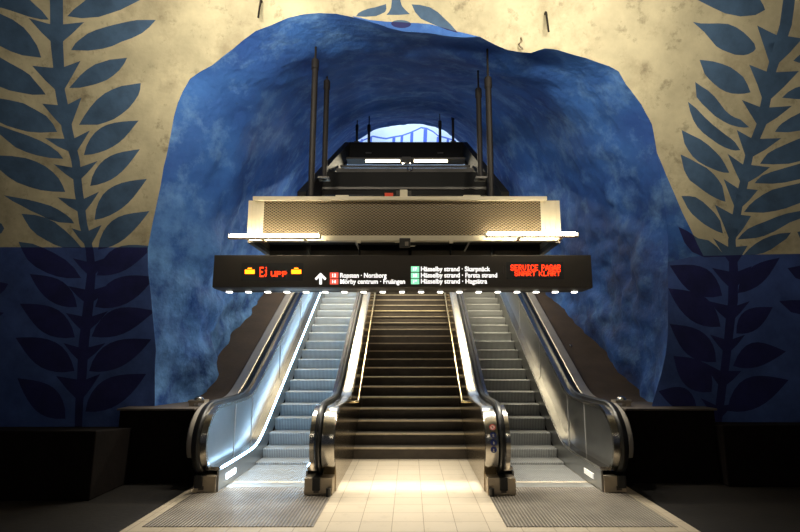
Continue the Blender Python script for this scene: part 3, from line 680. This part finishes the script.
    bm = bmesh.new(); tube(bm, [(X(.925),6.17,.0),(X(.925),6.17,.09)], .028, 10); tube(bm, [(X(.925),6.17,.07),(X(.925),6.24,.07)], .018, 8)
    add('foot_sensor', bm, M['rubber'])
    bm = bmesh.new(); tube(bm, [(X(.868),7.55,.45),(X(.875),7.55,.45)], .007, 8)
    add('panel_screw', bm, M['steel'])
    add('panel_screw', tube(bmesh.new(), [(X(.868),7.55,.52),(X(.875),7.55,.52)], .007, 8), M['steel'])
    # rear head wall under the top landing
    add('truss_soffit', strip_yz([(y, S(y)-.75) for y in yy], [(y, S(y)-.45) for y in yy], X(1.05), X(2.5)), M['truss'])
    return root, dk
escL, dkL = escalator(-1, 'escalator', 'left escalator with blue-white lit skirt strips and pale steel steps', True)
escR, dkR = escalator(1, 'escalator', 'right escalator with dark unlit steps and four round stickers on its newel', False)
# round stickers on the newel of the right escalator, facing the platform
for (y_, z_), kind in (((0, .745), 'r'), ((0, .665), 'a'), ((0, .585), 'b'), ((0, .505), 'c')):
    # front of the newel band at this height
    cz, rz, ry, cy = .54, .40+.016, .44+.016, 6.64
    s_ = max(-1, min(1, (z_-cz)/rz)); ang = math.asin(s_); yf = cy - ry*math.cos(ang)
    ny, nz = -math.cos(ang)/ry, math.sin(ang)/rz; L = math.hypot(ny, nz); ny /= L; nz /= L
    cx = .962
    def disc(bm, r, off, r0=0., seg=24, a0=0):
        c = Vector((cx, yf + ny*off, z_ + nz*off)); u = Vector((1, 0, 0)); v = Vector((0, -nz, ny)) * (-1)
        ring = [bm.verts.new(c + (u*math.cos(2*math.pi*k/seg) + v*math.sin(2*math.pi*k/seg))*r) for k in range(seg)]
        if r0:
            r2 = [bm.verts.new(c + (u*math.cos(2*math.pi*k/seg) + v*math.sin(2*math.pi*k/seg))*r0) for k in range(seg)]
            for k in range(seg): bm.faces.new((ring[k], ring[(k+1) % seg], r2[(k+1) % seg], r2[k]))
        else: bm.faces.new(ring)
    def bar(bm, x0, z0, x1, z1, w, off):
        c = Vector((cx, yf + ny*off, z_ + nz*off)); v = Vector((0, -nz, ny)) * -1
        a = Vector((x0, z0)); b = Vector((x1, z1)); d = (b-a).normalized(); p = Vector((-d.y, d.x))*w/2
        bm.faces.new([bm.verts.new(c + Vector((1,0,0))*q.x + v*q.y) for q in (a+p, a-p, b-p, b+p)])
    bm = bmesh.new(); disc(bm, .036, .003)
    st = obj('warning_sticker', bm, M['stickwhite'] if kind == 'r' else M['stickblue'], escR)
    bm = bmesh.new()
    if kind == 'r':
        st['label'] = 'red ringed prohibition sticker'
        disc(bm, .036, .005, .027); bar(bm, -.022, .022, .022, -.022, .008, .005)
        obj('pictogram', bm, M['stickred'], st)
        bm = bmesh.new(); bar(bm, 0, -.014, 0, .012, .012, .0042); obj('pictogram', bm, M['rubber'], st)
    else:
        bar(bm, 0, -.02, 0, .012, .008, .005); disc(bm, .0, .005) if False else None
        if kind == 'a': bar(bm, -.014, 0, .014, 0, .006, .005); bar(bm, -.012, -.02, .012, -.02, .006, .005)
        if kind == 'b': bar(bm, 0, .006, .014, -.004, .006, .005); bar(bm, 0, -.004, .012, -.02, .006, .005)
        if kind == 'c': bar(bm, -.008, -.02, .01, -.02, .006, .005)
        obj('pictogram', bm, M['stickwhite'], st)
for e in (escL, escR): under(e)

# ------------------------------------------------------------------ stairs between the escalators
RISE, RUN, YST = .165, .30, 8.27
stairs = thing('staircase', 'dark stone staircase with pale nosings between the two escalators', 'staircase', (0, YST, 0))
nst = 28
for i in range(nst):
    y = YST + RUN*i; z = RISE*(i+1)
    s = obj('step', boxes((-.87, .87, y, y+RUN+.03, z-RISE-.02 if i else 0, z)), M['stair'], stairs)
    nm = M['palenose'] if i == 15 else M['nose']
    bm = boxes((-.868, .868, y-.012, y+.045, z-.018, z+.004))
    n_ = obj('nosing', bm, nm, s)
    if i == 15: n_['label'] = 'pale brass nosing'
under(stairs)
for sx, w in ((-1, 'left'), (1, 'right')):
    hr = thing('stair_handrail', f'thin polished tube handrail along the {w} side of the stairs', 'handrail', (sx*.81, 8.19, .89))
    def rl(y): return .885 + .577*(y-8.19)
    pts = [(sx*.872, 8.13, .862), (sx*.83, 8.13, .862), (sx*.80, 8.15, .866), (sx*.80, 8.19, .885)] + [(sx*.80, y, rl(y)) for y in (8.5, 9, 10, 11, 12, 13, 14, 15, 16, 16.6)]
    obj('rail_tube', tube(bmesh.new(), pts, .02, 12), M['brass'], hr, True)
    for y in (8.9, 10.3, 11.7, 13.1, 14.5, 15.9):
        obj('bracket', tube(bmesh.new(), [(sx*.874, y, rl(y)-.06), (sx*.81, y, rl(y)-.06), (sx*.80, y, rl(y)-.015)], .008, 8), M['brass'], hr, True)
    under(hr)

# ------------------------------------------------------------------ indicator lamps on the plinths
for x, lab in ((-2.83, 'small silver dome lamp on the plinth behind the left newel'), (2.83, 'small silver dome lamp on the plinth behind the right newel')):
    d = thing('dome_lamp', lab, 'lamp', (x, 7.1, .905)); e = 1 if x > 0 else -1
    obj('lamp_base', boxes((x-.11, x+.11, 7.02, 7.18, .948, .985)), M['bronze'], d, bevel=.006)
    obj('foot', boxes((min(x-.03*-e, x+.10*e), max(x-.03*-e, x+.10*e), 7.04, 7.16, .905, .95)), M['bronze'], d)
    obj('dome', dome(bmesh.new(), (x, 7.1, .985), .065, .05), M['steel'], d, True)
    under(d)
pk = atY(571, 357, 9.35)
tag(obj('deck_stud', dome(bmesh.new(), (pk.x, 9.35, .885+S(9.35)-.004), .03, .035), M['steel'], None, True), 'small round metal stud on the right brown sloping deck', 'stud')

# ------------------------------------------------------------------ hanging sign
SY = 6.5
def sp(px, py, Y=SY): p = atY(px, py, Y); return p.x, p.z
xl, zb_ = sp(212.2, 287.2); xr, zt_ = sp(591, 255)
sign = thing('platform_sign', 'long black hanging sign with train destinations and red LED displays', 'sign', ((xl+xr)/2, SY, zb_))
bm = bmesh.new()
pr = [(SY, zb_), (SY, zt_), (SY+.44, zt_), (SY+.44, zb_+.0), (SY+.40, zb_-.012), (SY+.05, zb_-.012)]
prism_yz(pr, xl, xr, bm)
obj('housing', bm, M['signface'], sign, bevel=.008)
obj('light_trough', boxes((xl+.08, xr-.08, SY+.33, SY+.43, zb_-.016, zb_-.005)), M['darkmetal'], sign)
x_first = sp(229, 291, SY+.36)[0]; x_last = sp(574.8, 290.5, SY+.36)[0]
for i in range(19):
    x = x_first + (x_last-x_first)*i/18
    ob_ = obj('downlight', boxes((x-.034, x+.034, SY+.352, SY+.408, zb_-.026, zb_-.014)), M['down'], sign)
obj('seam', boxes((sp(503.5,270)[0]-.003, sp(503.5,270)[0]+.003, SY-.003, SY, sp(0,274)[1], sp(0,266)[1])), M['ledge'], sign)
for x in (-1.35, .0, 1.1):
    obj('hanger', boxes((x-.02, x+.02, SY+.2, SY+.24, zt_-.01, sp(0, 238)[1]-.05)), M['truss'], sign)

def text(s, xpx0, xpx1, base_px, cap_px, m, name='lettering', d=.004, bold=.012, Y=SY, parent=None):
    cu = bpy.data.curves.new('t', 'FONT'); cu.body = s; cu.size = 1; cu.offset = bold; cu.extrude = .0
    to = bpy.data.objects.new('t', cu); COL.objects.link(to)
    bpy.context.view_layer.update()
    me = bpy.data.meshes.new_from_object(to.evaluated_get(bpy.context.evaluated_depsgraph_get()))
    bpy.data.objects.remove(to); bpy.data.curves.remove(cu)
    xs = [v.co.x for v in me.vertices]; a, b = min(xs), max(xs)
    X0_, zB = sp(xpx0, base_px, Y); X1_, zT = sp(xpx1, base_px-cap_px, Y)
    kx = (X1_-X0_)/(b-a); kz = (zT-zB)/.70
    for v in me.vertices:
        v.co = (X0_ + (v.co.x-a)*kx, Y-d, zB + v.co.y*kz)
    # one mesh per word: cut where the gap between glyphs is wide
    spans = sorted((min(me.vertices[i].co.x for i in p.vertices), max(me.vertices[i].co.x for i in p.vertices)) for p in me.polygons)
    cuts_, end = [], spans[0][1]
    for a_, b_ in spans:
        if a_ - end > .19*kx: cuts_.append((a_+end)/2)
        end = max(end, b_)
    groups = {}
    for p in me.polygons:
        groups.setdefault(sum(me.vertices[p.vertices[0]].co.x > c for c in cuts_), []).append([tuple(me.vertices[i].co) for i in p.vertices])
    o = None
    for k in sorted(groups):
        bm = bmesh.new()
        for f in groups[k]: bm.faces.new([bm.verts.new(q) for q in f])
        bmesh.ops.remove_doubles(bm, verts=bm.verts[:], dist=1e-5)
        o = obj(name, bm, m, parent or sign)
    return o
def tagbox(px0, px1, py0, py1, m, num):
    x0, z1 = sp(px0, py0); x1, z0 = sp(px1, py1)
    t = obj('line_tag', boxes((x0, x1, SY-.004, SY+.002, z0, z1)), m, sign)
    w = (px1-px0)
    text(num, px0+w*.28, px1-w*.28, py1-1.2, (py1-py0)-2.4, M['textwhite'], 'line_number', .006, .03, parent=t)
tagbox(330, 338.3, 272.6, 278.2, M['tagred'], '13'); tagbox(330, 338.3, 279.0, 284.4, M['tagred'], '14')
tagbox(411, 419.2, 266.4, 271.8, M['taggreen'], '17'); tagbox(411, 419.2, 272.8, 278.2, M['taggreen'], '18'); tagbox(411, 419.2, 279.0, 284.2, M['taggreen'], '19')
for s, a, b, base, cap in (('Ropsten · Norsborg', 340.2, 386.6, 277.6, 4.6), ('Mörby centrum · Fruängen', 340.2, 405, 283.7, 4.6),
        ('Hässelby strand · Skarpnäck', 421, 490, 271.2, 4.6), ('Hässelby strand · Farsta strand', 421, 497, 277.4, 4.6), ('Hässelby strand · Hagsätra', 421, 487, 283.5, 4.6)):
    text(s, a, b, base, cap, M['textwhite'])
bm = bmesh.new()
def poly_face(bm, pts, Y): bm.faces.new([bm.verts.new((*(lambda q: (q[0], Y, q[1]))(sp(*p)),)) for p in pts])
for pts in ([(319.4,284.4),(319.4,275),(321.9,275),(321.9,284.4)], [(320.6,272.8),(320.6,276.2),(316.4,280.2),(314.9,278.6)], [(320.6,272.8),(326.4,278.6),(324.9,280.2),(320.6,276.2)]):
    poly_face(bm, pts, SY-.004)
obj('arrow', bm, M['textwhite'], sign)
FONT = {'S': '01110 10001 10000 01110 00001 10001 01110', 'E': '11111 10000 10000 11110 10000 10000 11111', 'R': '11110 10001 10001 11110 10100 10010 10001',
 'V': '10001 10001 10001 10001 10001 01010 00100', 'I': '01110 00100 00100 00100 00100 00100 01110', 'C': '01110 10001 10000 10000 10000 10001 01110',
 'P': '11110 10001 10001 11110 10000 10000 10000', 'Å': '00100 01010 01110 10001 11111 10001 10001', 'G': '01110 10001 10000 10111 10001 10001 01111',
 'N': '10001 11001 11001 10101 10011 10011 10001', 'A': '01110 10001 10001 11111 10001 10001 10001', 'T': '11111 00100 00100 00100 00100 00100 00100',
 'K': '10001 10010 10100 11000 10100 10010 10001', 'L': '10000 10000 10000 10000 10000 10000 11111',
 'j': '00100 00000 01100 00100 00100 10100 01000', 'u': '00000 00000 10001 10001 10001 10011 01101', 'p': '00000 00000 11110 10001 11110 10000 10000', ' ': '000 000 000 000 000 000 000'}
def led(s, px0, px1, py0, py1, m, parent):
    cols = []
    for ch in s:
        rows_ = FONT[ch].split()
        for c in range(len(rows_[0])): cols.append([rows_[r][c] for r in range(7)])
        cols.append(['0']*7)
    cols.pop()
    bm = bmesh.new(); pw = (px1-px0)/len(cols); ph = (py1-py0)/7
    for i, c in enumerate(cols):
        for r in range(7):
            if c[r] == '1':
                x, z = sp(px0+(i+.5)*pw, py0+(r+.5)*ph); w = pw*.44/78; h = ph*.44/78
                box(bm, x-w, x+w, SY-.004, SY+.001, z-h, z+h)
    return obj('led_text', bm, m, parent)
def display(px0, px1, py0, py1):
    x0, z1 = sp(px0, py0); x1, z0 = sp(px1, py1)
    return obj('led_display', boxes((x0, x1, SY-.002, SY+.002, z0, z1)), M['rubber'], sign)
dl = display(242, 303, 263, 281); dr = display(506, 564, 262, 279.5)
for w_, a_, b_, c_, d_ in (('SERVICE', 510.5, 538, 264.8, 270.6), ('PÅGÅR', 541.5, 560.5, 264.8, 270.6), ('SNART', 514.5, 535.5, 271.2, 276), ('KLART', 539, 560.2, 271.2, 276)):
    led(w_, a_, b_, c_, d_, M['ledred'], dr)
led('Ej', 259.8, 268.3, 267, 277, M['ledred'], dl); led('upp', 271, 287, 269.0, 276.8, M['ledred'], dl)
for cx_ in (249.8, 296.3):
    bm = bmesh.new()
    for i in range(7):
        for r_ in range(3):
            x, z = sp(cx_-4.2+1.4*i, 270.4+1.4*r_); box(bm, x-.0085, x+.0085, SY-.004, SY+.001, z-.0085, z+.0085)
    for i in range(3):
        x, z = sp(cx_-1.4+1.4*i, 268.4); box(bm, x-.0085, x+.0085, SY-.004, SY+.001, z-.006, z+.006)
    obj('led_arrow', bm, M['ledorange'], dl)
under(sign)

# ------------------------------------------------------------------ light bridge above the sign
bl, zlo = sp(246.5, 239.5); br_, zhi = sp(559.5, 198.5)
bz0, bz1 = sp(0, 238)[1], sp(0, 199)[1]
bridge = thing('light_bridge', 'long cream perforated-metal box girder hung above the black sign', 'light bridge', ((bl+br_)/2, 6.9, bz0))
ml, mr_ = sp(263.5, 220)[0], sp(541, 220)[0]
obj('perforated_panel', boxes((ml, mr_, 6.5, 6.52, bz0, bz1)), M['perf'], bridge)
tl, tr = sp(254, 199)[0], sp(546, 199)[0]
obj('top_rail', boxes((tl, tr, 6.44, 6.56, bz1-.03, bz1+.02)), M['white'], bridge, bevel=.005)
obj('bottom_rail', boxes((bl+.05, br_-.05, 6.46, 6.56, bz0-.045, bz0+.025)), M['white'], bridge, bevel=.005)
for a, b in ((bl, ml), (mr_, br_)):
    e = obj('end_panel', boxes((a, b, 6.5, 6.53, bz0-.02, bz1-.02)), M['white'], bridge, bevel=.004)
    for k in range(1, 4):
        x = a + (b-a)*k/4; obj('rib', boxes((x-.006, x+.006, 6.49, 6.5, bz0, bz1-.03)), M['white'], e)
for x in (bl+.015, br_-.015): obj('end_cap', boxes((x-.015, x+.015, 6.53, 7.5, bz0-.02, bz1-.03)), M['white'], bridge)
obj('back_panel', boxes((bl, br_, 7.5, 7.53, bz0-.02, bz1)), M['darkmetal'], bridge)
obj('roof_panel', boxes((bl+.03, br_-.03, 6.56, 7.5, bz1-.03, bz1)), M['darkmetal'], bridge)
fr = obj('underside_frame', boxes((bl, br_, 7.42, 7.5, bz0-.05, bz0+.02), (bl, bl+.06, 6.56, 7.42, bz0-.05, bz0+.02), (br_-.06, br_, 6.56, 7.42, bz0-.05, bz0+.02), (-.74, -.72, 6.56, 7.42, bz0-.0, bz0+.02), (.79, .81, 6.56, 7.42, bz0-.0, bz0+.02)), M['framegrey'], bridge)
obj('inner_tray', boxes((bl+.06, br_-.06, 6.6, 7.4, bz0+.10, bz0+.13)), M['truss'], bridge)
for px in (359, 451):
    x = sp(px, 243)[0]; obj('clip', boxes((x-.025, x+.025, 6.44, 6.48, bz0-.075, bz0-.04)), M['white'], bridge); obj('hanger_rod', tube(bmesh.new(), [(x, 6.62, zt_-.01), (x, 6.62, bz0)], .012, 8), M['truss'], bridge)
under(bridge)
x, z = sp(405, 245)
jb = thing('junction_box', 'small grey junction box under the middle of the perforated bridge', 'junction box', (x, 6.44, z))
obj('body', boxes((x-.07, x+.07, 6.40, 6.46, z-.05, z+.07)), M['darkmetal'], jb, bevel=.005)
obj('cover', boxes((x-.0, x+.045, 6.39, 6.40, z-.03, z+.02)), M['bronze'], jb)
for s_, d in ((-1, .02), (1, -.03), (1, .03)):
    obj('cable_stub', tube(bmesh.new(), [(x+s_*.07, 6.43, z+d), (x+s_*.13, 6.43, z+d)], .006, 6), M['white'], jb)
under(jb)
x, z = sp(403.7, 196.5)
jc = thing('junction_box', 'pale square junction box standing on the top rail of the bridge', 'junction box', (x, 6.5, bz1+.02))
z = bz1+.02
obj('body', boxes((x-.05, x+.05, 6.47, 6.55, z, z+.10)), M['white'], jc, bevel=.006)
obj('bracket', boxes((x-.10, x+.10, 6.55, 6.56, z, z+.11)), M['darkmetal'], jc)
under(jc)
x = sp(389, 194)[0]
tag(obj('red_tag', boxes((x-.055, x+.055, 6.46, 6.50, z, z+.052)), M['red'], None, bevel=.004), 'small red tag standing on top of the bridge rail', 'tag')
for px0, px1, lab in ((336, 349, 'left'), (463, 480, 'right')):
    a, b = sp(px0, 194)[0], sp(px1, 194)[0]
    tag(obj('clamp_plate', boxes((a, b, 6.46, 6.56, z, z+.022)), M['white'], None, bevel=.003), f'small pale clamp plate on the {lab} part of the bridge rail', 'clamp')

# fluorescent up-lights in front of the bridge
for px0, px1, py, lab in ((229.5, 320, 236.5, 'glowing fluorescent batten at the left end of the bridge'), (486, 577, 234.8, 'glowing fluorescent batten at the right end of the bridge')):
    Yf = 6.34; a, z = sp(px0, py, Yf); b, _ = sp(px1, py, Yf)
    fl = thing('fluorescent_batten', lab, 'lamp', ((a+b)/2, Yf, z))
    obj('tube', tube(bmesh.new(), [(a+.02, Yf, z+.012), (b-.02, Yf, z+.012)], .022, 12), M['tube'], fl, True)
    tr_ = [(Yf+.035*math.cos(R(t)), z-.006+.03*math.sin(R(t))) for t in range(210, 331, 15)]
    bm = sweep_yz([(0, 0), (1, 0)], [(0, 0), (1, 0), (1, 1)]) ; bm.free()
    inn = [(Yf+.029*math.cos(R(t)), z-.004+.024*math.sin(R(t))) for t in range(330, 209, -15)]
    obj('trough', prism_yz(tr_ + inn, a, b), M['white'], fl, True)
    obj('end_cap', boxes((a-.012, a, Yf-.032, Yf+.032, z-.034, z+.03)), M['white'], fl, bevel=.006); obj('end_cap', boxes((b, b+.012, Yf-.032, Yf+.032, z-.034, z+.03)), M['white'], fl, bevel=.006)
    for x in (a+.42, b-.42 if False else a+.95): obj('bracket', boxes((x-.015, x+.015, Yf, 6.47, z-.05, z-.03)), M['white'], fl)
    under(fl)

# ------------------------------------------------------------------ inclined lighting truss and hanger poles
def tz(y): return 3.64 + SL*(y-7.5)
truss = thing('lighting_truss', 'dark sloping truss of two side beams and cross beams over the escalators', 'truss', (-.1, 7.5, 3.6))
yy = [7.3, 9, 10.7, 12.45]
for s_ in (-1, 1):
    xo = -.1 + s_*1.5
    obj('side_beam', strip_yz([(y, tz(y)) for y in yy], [(y, tz(y)+.42) for y in yy], xo-.06, xo+.06), M['truss'], truss)
    obj('beam_flange', strip_yz([(y, tz(y)-.03) for y in yy], [(y, tz(y)) for y in yy], xo-.10, xo+.10), M['darkmetal'], truss)
z1, z0 = atY(400, 172, 8.7).z, atY(400, 192, 8.7).z
obj('cross_beam', boxes((-1.54, 1.34, 8.7, 8.8, z0-.05, z1)), M['truss'], truss)
obj('cross_rail', boxes((-1.54, 1.34, 8.66, 8.7, z0+.04, z0+.08)), M['darkmetal'], truss)
z1, z0 = atY(400, 142, 12.35).z, atY(400, 158, 12.35).z
obj('cross_beam', boxes((-1.54, 1.34, 12.35, 12.45, z0, z1)), M['truss'], truss)
z = atY(400, 161, 11.5).z
obj('lamp_tray', boxes((-1.5, 1.3, 11.52, 11.9, z+.06, z+.10)), M['darkmetal'], truss)
zz = atY(400, 170, 10).z; obj('cross_rail', boxes((-1.5, 1.3, 10, 10.08, zz-.04, zz+.04)), M['darkmetal'], truss)
zz = atY(400, 166, 10.6).z; obj('cross_rail', boxes((-1.5, 1.3, 10.6, 10.66, zz-.02, zz+.02)), M['darkmetal'], truss)
obj('centre_bracket', boxes((-.19, .02, 11.48, 11.54, z-.08, z+.10)), M['darkmetal'], truss)
for xo in (-1.4, 1.2): obj('foot_post', boxes((xo-.05, xo+.05, 7.42, 7.52, bz1, tz(7.5)+.02)), M['truss'], truss)
under(truss)
for px0, px1, lab in ((365.5, 400, 'left warm tube lamp glowing inside the dark truss'), (414, 447.5, 'right warm tube lamp glowing inside the dark truss')):
    a = atY(px0, 162, 11.5); b = atY(px1, 162, 11.5)
    t_ = thing('tube_lamp', lab, 'lamp', ((a.x+b.x)/2, 11.5, z))
    obj('tube', tube(bmesh.new(), [(a.x, 11.5, z), (b.x, 11.5, z)], .03, 12), M['tubefar'], t_, True)
    obj('holder', boxes((a.x-.04, b.x+.04, 11.46, 11.56, z+.045, z+.07)), M['darkmetal'], t_)
    under(t_)
    a_ = area('tube_lamp_light', ((a.x+b.x)/2, 11.5, z-.05), (0, 0, 0), 1., .08, (115 if px0 < 400 else 38), (1., .88, .62), 170); aim(a_, (a_.location.x, 11.2, 0))
    a_ = area('tube_lamp_beam', ((a.x+b.x)/2, 11.5, z-.06), (0, 0, 0), 1., .08, (120 if px0 < 400 else 85), (1., .88, .62), 80); aim(a_, (a_.location.x, 12., 0))
zl = atY(406, 169, 10).z
tag(obj('ring_hook', tube(bmesh.new(), [(.0+.05*math.cos(R(t)), 9.97, zl+.05*math.sin(R(t))) for t in range(0, 360, 30)], .012, 6), M['steel'], None, True), 'small bright ring hook on the cross rail below the truss lamps', 'hook')

def pole(px, ptop, pbot, Y, lab, thin=.12, r=.045, zbot=None):
    a = atY(px[0], pbot, Y); b = atY(px[1], ptop, Y); z0 = a.z if zbot is None else zbot
    p = thing('hanger_pole', lab, 'pole', (a.x, Y, z0), 'hanger poles between truss and cave roof')
    x = (a.x+b.x)/2
    obj('pipe', tube(bmesh.new(), [(x, Y, z0), (x, Y, b.z-thin)], r, 12), M['pipe'], p, True)
    obj('threaded_rod', tube(bmesh.new(), [(x, Y, b.z-thin), (x, Y, b.z+.35)], r*.35, 8), M['pipe'], p, True)
    obj('coupling', tube(bmesh.new(), [(x, Y, b.z-thin-.16), (x, Y, b.z-thin-.02)], r*1.25, 12), M['pipe'], p, True)
    obj('foot_plate', boxes((x-r*2, x+r*2, Y-r*2, Y+r*2, z0, z0+.03)), M['darkmetal'], p)
    under(p)
pole((311, 315.5), 52, 195, 7.0, 'tallest dark hanger pole, at the far left of the bridge', zbot=bz1)
pole((324, 327), 74, 190, 8.1, 'dark hanger pole just right of the tallest left pole', zbot=tz(8.1)+.42)
pole((492, 487), 70, 195, 7.0, 'dark hanger pole at the far right of the bridge', zbot=bz1)
pole((481, 478), 82, 190, 8.1, 'dark hanger pole just left of the far right pole', zbot=tz(8.1)+.42)
ztr = tz(12.4)+.40
pole((357, 357), 123, 143, 12.4, 'leftmost of the short poles on the far end of the truss', .05, .032, ztr)
pole((369, 369), 123, 143, 12.4, 'short pole second from left before the bright upper hall', .05, .036, ztr-.3)
pole((440, 440), 119, 143, 12.4, 'short pole with bent clamp right of the bright upper hall', .05, .036, ztr-.3)
pole((453, 453), 112, 143, 12.4, 'rightmost of the short poles on the far end of the truss', .05, .034, ztr)

# rods hanging on the cream rock above the tunnel mouth
def rod(name, px, y0, y1, lab, cat):
    x, z1 = wpt(px, y0); x2, z0 = wpt(px, y1); Y = min(yw(z0), yw(z1)) - .06
    bm = tube(bmesh.new(), [(x, Y+.2, z1), (x, Y+.02, z1), (x, Y, z1-.02), (x2, Y, z0)], .014, 8)
    tag(obj(name, bm, M['pipe'], None, True), lab, cat)
rod('rock_bolt', 262, 2, 26, 'thin dark iron rod on the cream rock at upper left', 'rod')
rod('rock_bolt', 545, 14, 40, 'thin dark iron rod on the cream rock above the right shoulder of the arch', 'rod')
x, zt = wpt(521, 37); x2, z0 = wpt(522, 53); Y = yw(z0)-.08
hk = [(x, Y+.2, zt), (x, Y, zt-.02), (x+.01, Y, zt-.06), (x-.03, Y, zt-.10), (x-.025, Y, zt-.14), (x+.005, Y, zt-.17), (x+.012, Y, z0)]
tag(obj('rock_hook', tube(bmesh.new(), hk, .013, 8), M['bronze'], None, True), 'small crooked hook at the edge of the blue arch, near the right rod', 'hook')

# ------------------------------------------------------------------ lights
WARM = (1., .90, .70)
for i in range(0, 19):
    x = x_first + (x_last-x_first)*i/18
    l = bpy.data.lights.new('downlight_beam', 'SPOT'); l.energy = 46; l.color = (1, .92, .76); l.spot_size = R(116); l.spot_blend = 1; l.shadow_soft_size = .03
    o_ = bpy.data.objects.new('downlight_beam', l); COL.objects.link(o_); o_.location = (x, SY+.38, zb_-.07); o_.rotation_euler = (R(-10), 0, 0)
    l2 = l.copy(); l2.energy = 175; l2.spot_size = R(17); l2.spot_blend = .9; l2.color = (1, .94, .80)
    o2 = bpy.data.objects.new('downlight_core', l2); COL.objects.link(o2); o2.location = o_.location; o2.rotation_euler = (R(-6), 0, 0)
# added fill lamps, out of view: opaque reflectors throwing light on the painted wall
def fill_lamp(x, y, z, power, tgt, lab, sx=1.2):
    l = thing('unseen_fill_lamp', lab, 'lamp', (x, y, z))
    obj('reflector', boxes((x-sx/2-.03, x+sx/2+.03, y-.16, y-.13, z-.12, z+.12), (x-sx/2-.03, x+sx/2+.03, y-.16, y+.12, z-.14, z-.12)), M['darkmetal'], l)
    obj('suspension', tube(bmesh.new(), [(x, y-.14, z+.1), (x, y-.14, 7.6)], .012, 6), M['pipe'], l)
    under(l)
    a = area('fill_lamp_light', (x, y, z), (0, 0, 0), sx, .18, power, WARM, 150); aim(a, tgt)
fill_lamp(-1.9, 3.9, 5.35, 94, (-1.9, 6.7, 6.0), 'left added fill lamp, out of view, with dark reflector hung from the vault')
fill_lamp(1.9, 3.9, 5.35, 94, (2.0, 6.7, 6.0), 'right added fill lamp, out of view, with dark reflector hung from the vault')
# rows of bare tubes over the platform behind the photographer; they show in the polished steel
for x, lab in ((-3.4, 'left long tube lamp hung over the platform'), (3.4, 'right long tube lamp hung over the platform')):
    l = thing('platform_tube_lamp', lab, 'lamp', (x, -.6, 4.0))
    obj('tube', tube(bmesh.new(), [(x-1.3, -.6, 4.0), (x+1.3, -.6, 4.0)], .05, 10), M['platform_tube'], l, True)
    obj('reflector', boxes((x-1.35, x+1.35, -.72, -.48, 4.06, 4.09)), M['white'], l)
    obj('suspension', tube(bmesh.new(), [(x, -.6, 4.08), (x, -.6, 8.0)], .012, 6), M['pipe'], l)
    under(l)
# lamps of the upper hall
a = area('upper_hall_light', (0, 16.6, 11.6), (0, 0, 0), 4, .4, 165, (.82, .93, 1.)); aim(a, (0, 19.6, 10.5))

w = bpy.data.worlds.new('world'); SC.world = w; w.use_nodes = True
w.node_tree.nodes['Background'].inputs['Color'].default_value = (.5, .55, .7, 1); w.node_tree.nodes['Background'].inputs['Strength'].default_value = .05

SC.view_settings.view_transform = 'Standard'; SC.view_settings.look = 'None'; SC.view_settings.gamma = 1
SC.view_settings.use_curve_mapping = False; SC.view_settings.exposure = 0
SC.cycles.use_denoising = True; SC.cycles.max_bounces = 8; SC.cycles.sample_clamp_indirect = 4
SC.cycles.caustics_reflective = False; SC.cycles.caustics_refractive = False
